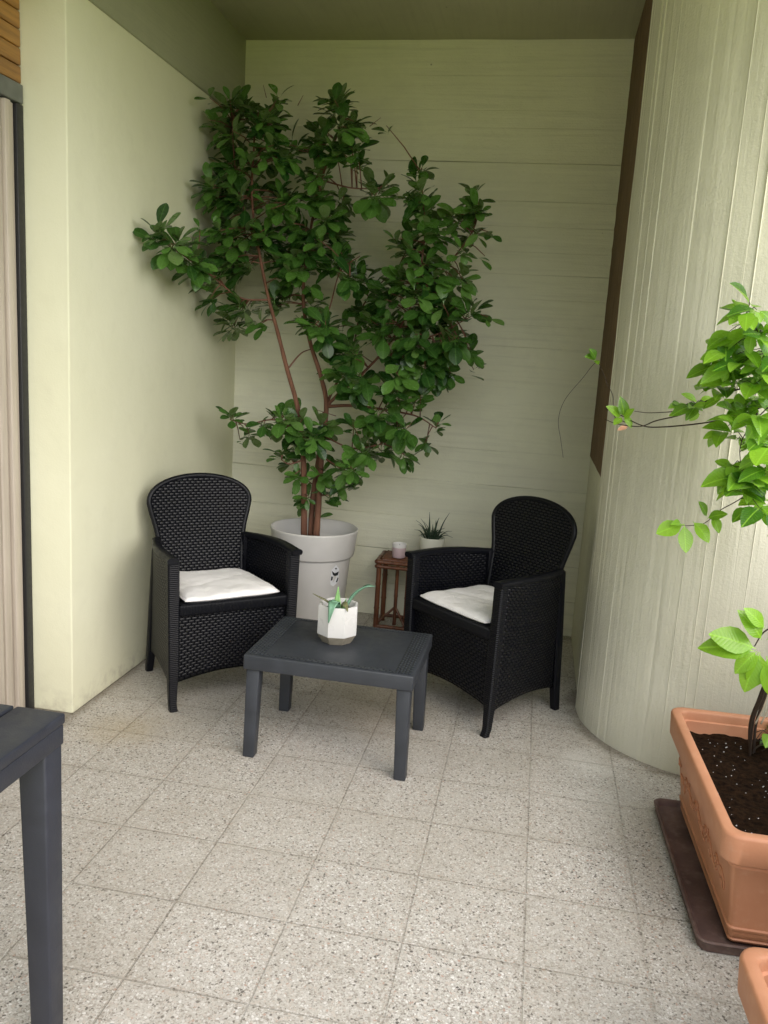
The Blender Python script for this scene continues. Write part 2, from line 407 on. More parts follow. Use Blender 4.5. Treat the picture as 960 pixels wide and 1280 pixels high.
# left plaster wall with its square end
mb = MB(); mb.box(((XL - 2.6) / 2 - .0, (YN + YB + .2) / 2, 1.4), (-2.6 - XL if False else (XL + 2.6), YB + .2 - YN, 2.8), .006, 2)
tag(mb.build('plaster_wall', M['plaster']), 'smooth cream plaster wall on the left behind the armchair', 'wall')
mb = MB(); mb.box((XL - .30, 1.3, (2.614 + ZC) / 2 + .004), (.624, 6.6, ZC - 2.614), .004)
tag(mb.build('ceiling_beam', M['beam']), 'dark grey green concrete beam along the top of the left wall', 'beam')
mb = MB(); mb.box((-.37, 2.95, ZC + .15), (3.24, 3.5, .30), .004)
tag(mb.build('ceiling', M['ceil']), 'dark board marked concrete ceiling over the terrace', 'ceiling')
# narrow painted side wall and the brown joint filler above it
mb = MB(); mb.box((XS + .06, 4.05, ZC / 2), (.12, .92, ZC), .003)
tag(mb.build('side_wall', M['back']), 'narrow shaded return wall between the back wall and the round column', 'wall')
mb = MB()
mb.grid(lambda u, v_: (XS - .004 - .003 * noise.noise(V((u * 9, v_ * 40, 0))), 3.62 + u * .882, 1.0 + v_ * (ZC - 1.0)), 6, 60)
mb.box((XS - .002, 4.06, 2.008), (.004, .87, 2.012), .001)
tag(mb.build('joint_filler', M['cork']), 'rough dark brown vertical filler strip beside the round column', 'joint strip')
# round column cast in narrow vertical boards
CX, CY, CR = .812, 3.535, .535
mb = MB(); rr = random.Random(11); a = 0; prof = []; tints = []
while a < 2 * math.pi - .06:
    w = rr.uniform(.055, .135); w = min(w, 2 * math.pi - a)
    dr = rr.uniform(-.0018, .0018); ridge = rr.choice((0, .001, .0015, .0032, .0045, -.0025, -.0015))
    e_ = .0035
    for f_, r_, tn in ((.04, dr, 0), (.3, dr * 1.0, 0), (.7, dr, 0), (.96, dr, 0)): prof.append((a + w * f_, CR * (1 / math.cos((abs(f_ - .5)) * 0) ) + r_ - .0012 * 0, tn))
    prof.append((a + w, CR + ridge, .4 if ridge < 0 else 0)); a += w
NZ = 40
ringv = []
for ai, r_, tn in prof:
    colv = []
    for j in range(NZ + 1):
        z = ZC * j / NZ
        amp = .05 + 1.1 * max(0, min(1, .42 + 1.5 * noise.noise(V((ai * 9, z * 1.3, 2)))))
        amp *= .45 + .55 * max(0, min(1, (z - .5) / 1.2))
        rad = CR + (r_ - CR) * amp + .0009 * noise.noise(V((ai * 20, z * 3, 7)))
        v_ = mb.bm.verts.new((CX + rad * math.cos(ai), CY + rad * math.sin(ai), z)); v_[mb.tint] = tn * amp
        colv.append(v_)
    ringv.append(colv)
for i in range(len(ringv)):
    p_, q_ = ringv[i], ringv[(i + 1) % len(ringv)]
    for j in range(NZ): mb.face([p_[j], q_[j], q_[j + 1], p_[j + 1]], 0, True)
tag(mb.build('round_column', M['column'], auto=14), 'thick round concrete column with vertical board marks on the right', 'column')

# unseen low wall added on the open side to shade the lower column
mb = MB(); mb.box((1.26, .85, .42), (.12, 4.3, .88), .004); mb.box((1.26, .85, .887), (.18, 4.32, .05), .006)
tag(mb.build('shade_parapet', M['column']), 'unseen low concrete wall added on the open side to shade the column', 'shade_parapet')

# house front on the left: door frame, glass and shutter box
door = thing('balcony_door', (XF, 2.3, 0), 'beige framed balcony door at the left edge beside the cream wall', 'door')
def lb(name, x, y, z, size, mat, bev=.003, parent=door):
    m_ = MB(); m_.box((x, y, z), size, bev); return m_.build(name, mat, parent)
lb('rubber_seal', -.03, .497, 1.115, (.06, .040, 2.23), M['gasket'])
for i, (y0, y1, x_) in enumerate(((.448, .476, -.012), (.412, .446, 0), (.396, .411, -.014), (.352, .394, -.004), (.338, .351, -.016), (.285, .336, 0))):
    lb('frame_profile', x_ - .04, (y0 + y1) / 2, 1.115, (.08, y1 - y0 - .001, 2.225), M['frame'])
lb('frame_profile', -.05, -.9, 1.115, (.08, .10, 2.225), M['frame'])
lb('frame_profile', -.05, -.31, 2.17, (.07, 1.06, .10), M['frame']); lb('frame_profile', -.05, -.31, .06, (.07, 1.06, .12), M['frame'])
lb('glass_pane', -.06, -.28, 1.12, (.012, 1.12, 2.0), M['glass'], 0)
sb = thing('shutter_box', (XF, 1.6, 2.23), 'varnished wood slat shutter box above the door with grey metal rail', 'shutter box')
lb('metal_rail', -.025, .195, .033, (.06, 2.03, .062), M['metal'], .004, sb)
for i in range(6):
    lb('wood_slat', -.03 - .0 * i, .2, .067 + .029 + i * .058, (.05, 2.03, .0545), M['slat'], .004, sb)
mb = MB(); mb.box((XF - .45, .2, 1.3), (.7, 5.235, 2.6), 0); 
tag(mb.build('house_wall', M['plaster']), 'plain house wall behind the balcony door', 'wall')

# ------------------------------------------------------------------ armchairs
WF = [(0, .268), (.13, .272), (.629, .282)]
def wfront(z): return interp(WF, z)
def wrear(z): return .236 + (.215 - .236) * z / .611
def ztop(s): return .629 + (.612 - .629) * s + .008 * math.sin(math.pi * max(0, min(1, s)))
def zbot(s): return .085 + .045 * math.sin(math.pi * min(1, .10 + s * .80))
def yline(s): return -.225 + .45 * s
def sidept(sgn, s, z, off): return V((sgn * (wfront(z) + (wrear(z) - wfront(z)) * s - off + .030 * math.sin(math.pi * max(0, min(1, s))) * min(1, z / .63)), yline(s), z))
def make_chair(label):
    root = thing('armchair', (0, 0, 0), label, 'armchair', group='black woven armchairs on the terrace')
    for sg in (-1, 1):
        m_ = MB()
        def outer(u, v_, off): 
            s = .06 + u * .88; zz = zbot(s) + v_ * (ztop(s) - .01 - zbot(s)); return sidept(sg, s, zz, off)
        uvf = lambda u, v_: (u * .42, zbot(.06 + u * .88) + v_ * .5)
        A = m_.grid(lambda u, v_: outer(u, v_, .008), 24, 20, 0, uvf); B = m_.grid(lambda u, v_: outer(u, v_, .026), 24, 20, 0, uvf)
        for j in (0, 20):
            for i in range(24): m_.face([A[i][j], A[i + 1][j], B[i + 1][j], B[i][j]], 0, False)
        for i in (0, 24):
            for j in range(20): m_.face([A[i][j], A[i][j + 1], B[i][j + 1], B[i][j]], 0, False)
        bmesh.ops.recalc_face_normals(m_.bm, faces=m_.bm.faces)
        m_.build('side_panel', M['weave'], root)
        # front post runs from the foot up to the arm
        m_ = MB(); rings = []
        for z, w, d, dy in ((0, .033, .030, -.009), (.012, .031, .028, -.006), (.03, .031, .030, -.001), (.10, .036, .034, 0), (.16, .044, .036, 0), (.4, .046, .038, 0), (.615, .048, .040, 0), (.629, .044, .036, 0)):
            cx = sg * (wfront(z) - w / 2); y0 = -.228 + dy
            rings.append([V((cx + a_ * w / 2, y0 + b_ * d / 2 + d / 2 - .006, z)) for a_, b_ in ((-.75, -1), (.75, -1), (1, -.7), (1, .7), (.75, 1), (-.75, 1), (-1, .7), (-1, -.7))])
        m_.loft(rings); bmesh.ops.recalc_face_normals(m_.bm, faces=m_.bm.faces); m_.build('leg', M['ribz'], root, auto=35)
        m_ = MB(); rings = []
        for z, w, d, dy in ((0, .030, .032, .018), (.02, .032, .034, .016), (.12, .036, .040, .008), (.3, .036, .044, .002), (.60, .034, .044, -.012), (.614, .030, .04, -.012)):
            cx = sg * (wrear(z) - w / 2 + .004); y0 = .222 + dy
            rings.append([V((cx + a_ * w / 2, y0 + b_ * d / 2 - .01, z)) for a_, b_ in ((-.75, -1), (.75, -1), (1, -.7), (1, .7), (.75, 1), (-.75, 1), (-1, .7), (-1, -.7))])
        m_.loft(rings); bmesh.ops.recalc_face_normals(m_.bm, faces=m_.bm.faces); m_.build('leg', M['plastic'], root, auto=35)
        m_ = MB(); rings = []
        for k in range(17):
            s = -.040 + 1.02 * k / 16; p = sidept(sg, s, ztop(max(0, s)) - .004, .021); w = .046 - .012 * max(0, s); h_ = .012
            rings.append([p + V((a_ * w / 2, 0, b_ * h_)) for a_, b_ in ((-.8, -1), (.8, -1), (1, -.4), (1, .3), (.8, .8), (.3, 1), (-.3, 1), (-.8, .8), (-1, .3), (-1, -.4))])
        m_.loft(rings); bmesh.ops.recalc_face_normals(m_.bm, faces=m_.bm.faces); m_.build('armrest', M['plastic'], root, auto=50)
    # front apron with curved lower edge
    m_ = MB(); HW = .228
    def ap(u, v_, dy):
        x = (u * 2 - 1) * HW; zb = .112 + .034 * (1 - (2 * u - 1) ** 2); z = zb + v_ * (.392 - zb); return V((x, -.212 - .012 * (1 - (2 * u - 1) ** 2) + dy, z))
    uvf = lambda u, v_: (u * 2 * HW, .118 + v_ * .27)
    A = m_.grid(lambda u, v_: ap(u, v_, 0), 20, 10, 0, uvf); B = m_.grid(lambda u, v_: ap(u, v_, .018), 20, 10, 0, uvf)
    for i in range(20): m_.face([A[i][0], A[i + 1][0], B[i + 1][0], B[i][0]], 0, False)
    bmesh.ops.recalc_face_normals(m_.bm, faces=m_.bm.faces); m_.build('front_panel', M['weave'], root)
    m_ = MB(); m_.box((0, -.205, .416), (.464, .056, .050), .011, 3); m_.build('seat_rim', M['ribx'], root)
    m_ = MB()
    vs = [(x, y, z) for z in (.405, .425) for x, y in ((-.242, -.19), (.242, -.19), (.205, .20), (-.205, .20))]
    vv = [m_.bm.verts.new(p) for p in vs]
    for q in ((3, 2, 1, 0), (4, 5, 6, 7), (0, 1, 5, 4), (1, 2, 6, 5), (2, 3, 7, 6), (3, 0, 4, 7)): m_.face([vv[i] for i in q], 0, False)
    m_.build('seat', M['plastic'], root)
    # balloon backrest
    HWT = [(.40, .180), (.50, .183), (.60, .192), (.66, .203), (.72, .220), (.765, .230)]
    def hw(z):
        if z < .765: return interp(HWT, z)
        t_ = min(1, (z - .765) / .112); return .230 * max(0, 1 - t_ ** 2.3) ** .5
    def ybk(x, z): return .172 + .078 * (z - .40) / .46 + .022 * (1 - (x / .235) ** 2) * min(1, (z - .38) / .3) - .01
    ZB = [.40 + (.765 - .40) * k / 16 for k in range(17)] + [.765 + .112 * math.sin(math.pi / 2 * k / 14) for k in range(1, 15)]
    nz = len(ZB) - 1
    def bk(u, v_, dy):
        z = ZB[round(v_ * nz)]; x = (u * 2 - 1) * max(hw(z), .002); return V((x, ybk(x, z) + dy, z))
    uvf = lambda u, v_: ((u * 2 - 1) * hw(ZB[round(v_ * nz)]) + .3, ZB[round(v_ * nz)])
    m_ = MB(); m_.grid(lambda u, v_: bk(u, v_, 0), 24, nz, 0, uvf); m_.grid(lambda u, v_: bk(1 - u, v_, .014), 24, nz, 0, uvf)
    m_.build('backrest', M['weave'], root)
    m_ = MB(); path = [V((-hw(z), ybk(-hw(z), z) + .006, z)) for z in ZB[:-1]] + [V((0, ybk(0, ZB[-1]) + .006, ZB[-1]))] + [V((hw(z), ybk(hw(z), z) + .006, z)) for z in ZB[:-1][::-1]]
    m_.tube(path, .0115, 10); m_.build('back_frame', M['plastic'], root)
    return root
ch1 = make_chair('black woven armchair against the cream wall, left of the tree pot')
ch2 = copy_tree(ch1)
ch2['label'] = 'black woven armchair turned sideways beside the round column'
CH = ((ch1, (-1.295, 3.304), .718), (ch2, (-.134, 3.467), -.711))
for c_, (x, y), a_ in CH: c_.location = (x, y, 0); c_.rotation_euler.z = a_
def cushion(seed):
    m_ = MB(); rr_ = random.Random(seed); sd = seed * 3.7
    def pt(u, v_, top):
        a_, b_ = u * 2 - 1, v_ * 2 - 1
        e_ = max(0, (1 - abs(a_) ** 7) * (1 - abs(b_) ** 7)) ** .5
        wx = .212 - .024 * v_ + .003 * noise.noise(V((b_ * 3, sd, 0))); wy = .20 + .003 * noise.noise(V((a_ * 3, 1, sd)))
        k = 1 - .05 * (abs(a_) * abs(b_)) ** 3
        lump = .0075 * noise.noise(V((a_ * 2.2, b_ * 2.2, sd))) + .003 * noise.noise(V((a_ * 6, b_ * 6, sd))) - .003 * math.exp(-((b_ - a_ * .4) / .08) ** 2)
        z = .018 + ((.021 + lump) if top else -.018) * e_
        return V((a_ * wx * k, b_ * wy * k, z + (.006 * noise.noise(V((a_ * 2, b_ * 2, sd + 9))) if top else 0) * e_))
    m_.grid(lambda u, v_: pt(u, v_, True), 40, 40); m_.grid(lambda u, v_: pt(1 - u, v_, False), 40, 40)
    # piping seam
    ed = [(i / 40, 0) for i in range(40)] + [(1, i / 40) for i in range(40)] + [(1 - i / 40, 1) for i in range(40)] + [(0, 1 - i / 40) for i in range(41)]
    m_.tube([pt(u, v_, True) for u, v_ in ed], .0035, 6)
    return m_
def place_local(c, p):
    (x, y), a_ = c[1], c[2]; return (x + p[0] * math.cos(a_) - p[1] * math.sin(a_), y + p[0] * math.sin(a_) + p[1] * math.cos(a_), p[2])
for i, (c_, lab) in enumerate(zip(CH, ('plump cream cotton cushion on the armchair by the cream wall', 'cream cotton cushion on the sideways armchair by the column'))):
    o = cushion(i + 2).build('seat_cushion', M['cloth'])
    o.location = place_local(c_, (-.004, -.020, .433)); o.rotation_euler.z = c_[2] + (.02, -.03)[i]
    tag(o, lab, 'cushion', 'cream seat cushions')

# ------------------------------------------------------------------ coffee table
tb = thing('coffee_table', (-.637, 2.912, 0), 'low anthracite plastic coffee table with embossed border', 'coffee table', R(-.6))
TW, TD, TH = .612, .468, .392
mb = MB(); mb.box((0, 0, TH - .028), (TW, TD, .056), .006, 3); mb.build('table_top', M['anth'], tb)
mb = MB(); 
for sx in (-1, 1):
    mb.grid(lambda u, v_: (sx * (TW / 2 - .012 - .055 * u), (v_ - .5) * (TD - .03), TH + .0012), 1, 1, 0, lambda u, v_: (v_ * .44, u * .055))
for sy in (-1, 1):
    mb.grid(lambda u, v_: ((u - .5) * (TW - .14), sy * (TD / 2 - .012 - .022 * v_), TH + .0012), 1, 1, 0, lambda u, v_: (u * .47, v_ * .022))
bmesh.ops.recalc_face_normals(mb.bm, faces=mb.bm.faces)
for f in mb.bm.faces:
    if f.normal.z < 0: f.normal_flip()
mb.build('embossed_border', M['anth_w'], tb)
for sx in (-1, 1):
    for sy in (-1, 1):
        m_ = MB(); m_.box((sx * (TW / 2 - .034), sy * (TD / 2 - .034), (TH - .056) / 2), (.049, .049, TH - .056), .004, 2, None, (.86, .86), 0, (sx * .007, sy * .007)); m_.build('leg', M['anth'], tb)

# octagonal pot and succulent on it
P0 = V((-.668, 2.935, TH + .0005))
pot = thing('octagonal_pot', P0, 'white octagonal pot with grey cement base on the coffee table', 'pot', R(10))
def ngon_loft(m_, prof, n=8, rot=0):
    rings = [[V((r_ * math.cos(2 * math.pi * (k + .5) / n + rot), r_ * math.sin(2 * math.pi * (k + .5) / n + rot), z)) for k in range(n)] for r_, z in prof]
    m_.loft(rings, 0, False, False); return rings
mb = MB(); ngon_loft(mb, [(.0, .118), (.062, .118), (.066, .145), (.070, .147), (.0755, .147), (.0775, .142), (.0785, .038), (.0775, .034)])
mb.build('pot_body', M['white'], pot, auto=20)
mb = MB(); ngon_loft(mb, [(.0, .0), (.056, 0), (.059, .003), (.0775, .034)]); mb.build('pot_base', M['concrete_base'], pot, auto=20)
mb = MB(); mb.grid(lambda u, v_: (.063 * v_ * math.cos(u * 2 * math.pi), .063 * v_ * math.sin(u * 2 * math.pi), .121 + .004 * noise.noise(V((u * 5, v_ * 5, 0)))), 16, 5); mb.build('soil', M['soil'], pot)
def blade(m_, path, widths, thick=.4, n=14, up=None, mi=0):
    pts = smooth_path(path, n // (len(path) - 1) + 2); rings = []
    for i, p in enumerate(pts):
        d = (pts[min(i + 1, len(pts) - 1)] - pts[max(0, i - 1)]).normalized()
        ref = up or V((0, 0, 1)); sd = d.cross(ref); sd = sd.normalized() if sd.length > 1e-4 else V((1, 0, 0)); nn = sd.cross(d)
        w = interp(widths, i / (len(pts) - 1)); th = max(.0009, w * .16)
        rings.append([p - sd * w + nn * w * thick, p - sd * w * .5 + nn * w * thick * .2, p, p + sd * w * .5 + nn * w * thick * .2, p + sd * w + nn * w * thick, p + sd * w * .5 + nn * (w * thick * .2 - th), p - nn * th, p - sd * w * .5 + nn * (w * thick * .2 - th)])
    m_.loft(rings, mi)
suc = thing('agave_plant', P0 + V((0, 0, .12)), 'small blue green succulent with one long arching leaf in octagonal pot', 'succulent')
def rel(px, py, Y): return at(px, py, Y) - (P0 + V((0, 0, .12)))
W1 = [(0, .008), (.5, .009), (.85, .006), (1, .001)]
for path, wd, mt, up in (
        ([(0, 0, 0), rel(425, 775, 2.93), rel(440, 748, 2.93), rel(455, 735, 2.92), rel(469, 733, 2.92)], [(0, .012), (.5, .015), (.85, .013), (1, .001)], 'agave', None),
        ([(0, 0, 0), rel(421, 765, 2.92), rel(422, 750, 2.92), rel(423, 733, 2.92)], [(0, .016), (.4, .021), (1, .001)], 'agave_l', V((0, -1, .2))),
        ([(.003, .003, 0), rel(425, 768, 2.95), rel(430, 756, 2.96), rel(433, 748, 2.96)], [(0, .008), (.4, .010), (1, .001)], 'agave_l', V((0, -1, .2))),
        ([(0, -.01, 0), V((-.004, -.045, .042)), V((-.004, -.088, .036)), V((-.012, -.096, -.022))], [(0, .012), (.45, .021), (1, .002)], 'agave', V((0, -1, 1))),
        ([(-.01, 0, 0), V((-.035, -.02, .030)), V((-.06, -.035, .048)), V((-.09, -.045, .066))], [(0, .012), (.5, .011), (1, .002)], 'agave_b', None),
        ([(.01, 0, 0), V((.025, -.03, .034)), V((.04, -.052, .036)), V((.052, -.074, .022))], [(0, .010), (.5, .012), (1, .002)], 'agave_b', V((0, -1, 1)))):
    m_ = MB(); blade(m_, path, wd, .25 if up else .5, 14, up); bmesh.ops.recalc_face_normals(m_.bm, faces=m_.bm.faces); m_.build('leaf', M[mt], suc)

# ------------------------------------------------------------------ dining table corner, front left
TX, TY, TZ = -.860, 1.411, .735
dt = thing('dining_table', (TX - .42, TY - .72, 0), 'dark anthracite plank topped dining table at the front left corner', 'dining table')
mb = None
x = TX; k = 0
while x > TX - .84:
    m_ = MB(); m_.box((x - .0525 - (TX - .42), 0, TZ - .011), (.105, 1.44, .022), .004, 2); m_.build('table_plank', M['anth_d'], dt); x -= .1115
mb = MB()
for c_, s_ in (((.408, 0, TZ - .0425), (.022, 1.43, .041)), ((-.408, 0, TZ - .0425), (.022, 1.43, .041)), ((0, .705, TZ - .0425), (.794, .022, .041)), ((0, -.705, TZ - .0425), (.794, .022, .041))): mb.box(c_, s_, .003)
mb.build('apron', M['anth_d'], dt)
for sx in (-1, 1):
    for sy in (-1, 1):
        m_ = MB(); m_.box((sx * .3870, sy * .6825, (TZ - .024) / 2), (.060, .060, TZ - .024), .005, 2, None, (.78, .78), 0, (sx * .004, sy * .004)); m_.build('leg', M['anth_d'], dt)

# ------------------------------------------------------------------ tall grey pot with tree
PX, PY = -1.068, 4.05
tp = thing('tree_pot', (PX, PY, 0), 'tall warm grey tapered plastic pot holding the tree', 'plant pot')
mb = MB(); mb.lathe([(0, .002), (.150, .002), (.156, .010), (.190, .425), (.1915, .432), (.1890, .4345), (.1890, .4375), (.2045, .4385), (.2075, .446), (.222, .565), (.2235, .572), (.2195, .576), (.2145, .572), (.2080, .50), (.203, .47), (0, .468)], 72); mb.build('pot_body', M['grey_pot'], tp)
mb = MB(); mb.grid(lambda u, v_: (.2035 * v_ * math.cos(u * 2 * math.pi), .2035 * v_ * math.sin(u * 2 * math.pi), .474 + .012 * noise.noise(V((math.cos(u * 6.28) * v_ * 4, math.sin(u * 6.28) * v_ * 4, 0)))), 40, 12); mb.build('soil', M['soil'], tp)
def on_pot(px, py, lift=.0015):
    v_ = at(px, py, 1.0) - EYE
    for i in range(4000):
        p = EYE + v_ * (3.4 + i * .0003)
        rad = .156 + (.190 - .156) * (p.z - .01) / .415
        if math.hypot(p.x - PX, p.y - PY) < rad + lift: return p - V((PX, PY, 0))
st = MB()
def patch(m_, poly, mi, lift):
    ps = [on_pot(x_, y_, lift) for x_, y_ in poly]; m_.face([m_.bm.verts.new(p) for p in ps], mi, False)
patch(st, [(414.5, 712.5), (420.2, 706.2), (424, 711), (423.5, 716), (423, 727), (421, 729), (416.5, 733), (413, 731), (412.5, 726), (414, 719)], 0, .0012)
patch(st, [(414.8, 713.5), (418.5, 716.8), (423.6, 714.2), (422.3, 719), (418.5, 720.2), (416, 718.5)], 1, .0020)
patch(st, [(414.2, 720.5), (416.2, 721), (415.6, 725), (413.4, 726)], 1, .0020)
patch(st, [(422.2, 721.5), (423, 723), (421.4, 727.8), (419.6, 727.6), (420.6, 725.5)], 1, .0020)
patch(st, [(418.6, 710.3), (420.4, 709.6), (421.4, 711.2), (419.6, 712.0)], 1, .0020)
bmesh.ops.recalc_face_normals(st.bm, faces=st.bm.faces)
st.build('sticker', [M['sticker_w'], M['sticker_k']], tp)
m_ = MB(); c0 = on_pot(416.5, 754, 0); nrm = V((c0.x, c0.y, 0)).normalized(); rotq = V((0, 0, 1)).rotation_difference(nrm).to_matrix().to_4x4()
P_ = m_.lathe([(0, -.004), (.016, -.004), (.0165, .0015), (.019, .0022), (.0205, .0008)], 24); m_._xf(list(m_.bm.verts), Matrix.Translation(c0) @ rotq)
for f in m_.bm.faces: f.material_index = 0
m_.build('overflow_hole', M['hole'], tp)

tree = thing('potted_tree', (PX, PY, .47), 'tall bushy tree with dark glossy leaves in the grey pot', 'tree')
T0 = V((PX, PY, .47))
def tp_(lst): return [at(*q) for q in lst]
trunkA = tp_([(380, 672, 4.0), (380, 610, 4.0), (378, 550, 3.98), (371, 505, 3.97), (359, 462, 3.95), (347, 415, 3.93), (335, 370, 3.92), (325, 320, 3.92), (315, 250, 3.95), (318, 170, 4.0)])
trunkB = tp_([(395, 672, 4.04), (398, 630, 4.05), (402, 565, 4.06), (408, 508, 4.07), (401, 470, 4.06), (387, 425, 4.05), (379, 370, 4.05), (386, 300, 4.05), (402, 225, 4.05), (428, 150, 4.05)])
trunkC = tp_([(388, 672, 4.07), (391, 625, 4.08), (399, 570, 4.08), (406, 515, 4.075)])
limbs = [tp_([(408, 508, 4.07), (428, 488, 4.05), (455, 465, 4.03), (490, 425, 4.0), (518, 370, 3.98), (531, 290, 4.0), (526, 215, 4.05)]),
         tp_([(408, 508, 4.07), (440, 507, 4.05), (480, 512, 4.02), (520, 520, 4.0), (545, 535, 3.98)]),
         tp_([(408, 508, 4.07), (415, 490, 4.1), (440, 440, 4.16), (455, 380, 4.2), (500, 330, 4.22)]),
         tp_([(518, 370, 3.98), (560, 330, 4.0), (590, 290, 4.05), (600, 260, 4.1)]),
         tp_([(490, 425, 4.0), (540, 420, 3.95), (590, 395, 3.98)]),
         tp_([(359, 462, 3.95), (376, 442, 4.0), (390, 436, 4.05)]),
         tp_([(335, 375, 3.92), (300, 372, 3.85), (265, 345, 3.72), (230, 320, 3.52), (200, 300, 3.36)]),
         tp_([(387, 425, 4.05), (410, 390, 4.0), (425, 340, 3.97), (450, 320, 3.95)]),
         tp_([(378, 545, 3.98), (345, 525, 3.95), (310, 530, 3.95), (288, 525, 3.95)]),
         tp_([(325, 320, 3.97), (306, 265, 3.99), (294, 210, 4.0), (290, 150, 4.0)]),
         tp_([(402, 225, 4.05), (440, 235, 4.0), (475, 235, 4.0)]),
         tp_([(404, 545, 4.06), (440, 560, 4.0), (480, 555, 3.98)]),
         tp_([(402, 570, 4.06), (425, 585, 4.0), (445, 595, 3.98)]),
         tp_([(379, 575, 3.98), (362, 580, 3.95), (352, 575, 3.94)])]
skeleton = []
def limb(m_, pts, r0_, r1_, n=8):
    sp = smooth_path(pts, 6); 
    rad = [r0_ + (r1_ - r0_) * (i / (len(sp) - 1)) ** .8 for i in range(len(sp))]
    rad = [r_ * (1 + .12 * noise.noise(p * 20)) for r_, p in zip(rad, sp)]
    m_.tube([p - T0 for p in sp], rad, n); skeleton.extend(sp)
m_ = MB(); limb(m_, trunkA, .0165, .0045, 10); m_.build('trunk', M['bark'], tree)
m_ = MB(); limb(m_, trunkB, .0185, .004, 10); m_.build('trunk', M['bark'], tree)
m_ = MB(); limb(m_, trunkC, .015, .012, 10); m_.build('trunk', M['bark'], tree)
m_ = MB()
for i, l in enumerate(limbs): limb(m_, l, .0100 if i < 3 else .0048, .0022, 7)
twigs = m_
def leaf(m_, p, d, nrm_, L, W, tint, fold=.25, droop=.15, shape=None, pet=.12, mi=0):
    d = d.normalized(); sd = d.cross(nrm_)
    if sd.length < 1e-4: sd = d.cross(V((1, 0, .3)))
    sd.normalize(); up = sd.cross(d)
    shape = shape or ((0, .05), (.12, .12), (.3, .55), (.5, .88), (.68, 1.0), (.84, .82), (.95, .42), (1, .04))
    prev_ = None
    w1 = random.uniform(-.25, .25)
    for t_, wv in shape:
        base = p + d * (L * (pet + (1 - pet) * t_)) - up * (droop * L * t_ * t_) + sd * (w1 * L * .2 * t_ * t_)
        hw_ = W * .5 * wv
        row = [(base - sd * hw_ + up * hw_ * fold, (-1 * wv, t_)), (base, (0, t_)), (base + sd * hw_ + up * hw_ * fold, (wv, t_))]
        vs_ = [m_.bm.verts.new(q) for q, _ in row]
        for v_ in vs_: v_[m_.tint] = tint
        if prev_:
            for k in (0, 1): m_.face([prev_[0][k], prev_[0][k + 1], vs_[k + 1], vs_[k]], mi, True, [prev_[1][k], prev_[1][k + 1], row[k + 1][1], row[k][1]])
        else:
            st_ = [m_.bm.verts.new(p - sd * .001), m_.bm.verts.new(p + sd * .001)]
            for v_ in st_: v_[m_.tint] = .6
            m_.face([st_[0], st_[1], vs_[2], vs_[0]], mi, True, [(0, 0)] * 4)
        prev_ = (vs_, [q for _, q in row])
BL = """300,130,24 330,148,28 285,165,24 350,190,28 300,200,28 275,235,26 308,245,28 345,248,24 288,292,28 328,300,26 298,335,24 358,320,26 262,122,6 262,150,7 350,125,12
420,132,20 440,160,24 405,172,20 430,188,20 447,202,13 395,215,16 483,157,5 400,240,18 408,265,18 465,240,19 482,233,12 430,252,13
202,293,16 222,310,20 245,326,20 266,345,20 262,376,12 282,322,18 250,287,8
370,290,26 395,310,24 415,332,20 375,345,24 350,370,18 300,388,20 325,402,10 288,404,14 343,382,10 440,340,20 455,356,16 425,300,18 390,375,14
385,405,16 412,410,18 432,440,22 422,465,16
525,213,12 520,240,17 530,265,18 535,290,20 520,310,20 590,240,11 600,262,15 570,270,16 592,290,15 612,290,8 606,320,6 580,312,11 492,299,5
500,350,22 540,340,26 570,350,17 480,370,18 520,380,28 560,390,26 590,388,14 610,396,6 480,410,26 520,420,28 560,430,26 586,440,13 592,462,8 500,450,24 540,460,20 455,400,18
450,480,20 490,490,20 510,470,20 560,468,13 520,500,16 546,528,11 531,552,11 500,532,18 470,520,16 440,532,12 480,556,18 508,570,9 450,565,16 430,585,16 442,602,11 422,612,10
376,598,12 386,622,9 410,622,10 399,640,7 390,550,18 370,530,18 350,520,16 400,530,14 380,560,14 355,570,15 365,592,11 330,530,9 310,545,9 288,520,11 300,550,6 405,590,12"""
crown = MB(); rr = random.Random(21); random.seed(4)
def rosette(c_, axis, n, L0):
    a0 = rr.uniform(0, 6.28); x_ = axis.cross(V((.3, .2, 1)) if abs(axis.z) < .9 else V((1, 0, 0))).normalized(); y_ = axis.cross(x_)
    base_t = rr.random() ** 1.4
    for k in range(n):
        az = a0 + k * 2.4 + rr.uniform(-.3, .3); tilt = rr.uniform(.55, 1.25) if k > 1 else rr.uniform(.2, .6)
        d = axis * math.cos(tilt) + (x_ * math.cos(az) + y_ * math.sin(az)) * math.sin(tilt)
        d = (d + V((0, 0, -rr.uniform(.1, .65)))).normalized()
        nr = (V((0, -.45, 1)) + axis * .5 + V((rr.uniform(-.35, .35), rr.uniform(-.35, .35), 0))).normalized()
        L = L0 * rr.uniform(.6, 1.2)
        tn = min(.9, max(0, base_t * .75 + rr.uniform(-.12, .22)))
        if rr.random() < .025: tn = rr.uniform(.9, 1)
        leaf(crown, c_ - axis * rr.uniform(0, .05) - T0, d, nr, L, L * rr.uniform(.40, .54), tn, rr.uniform(.05, .35), rr.uniform(.05, .3))
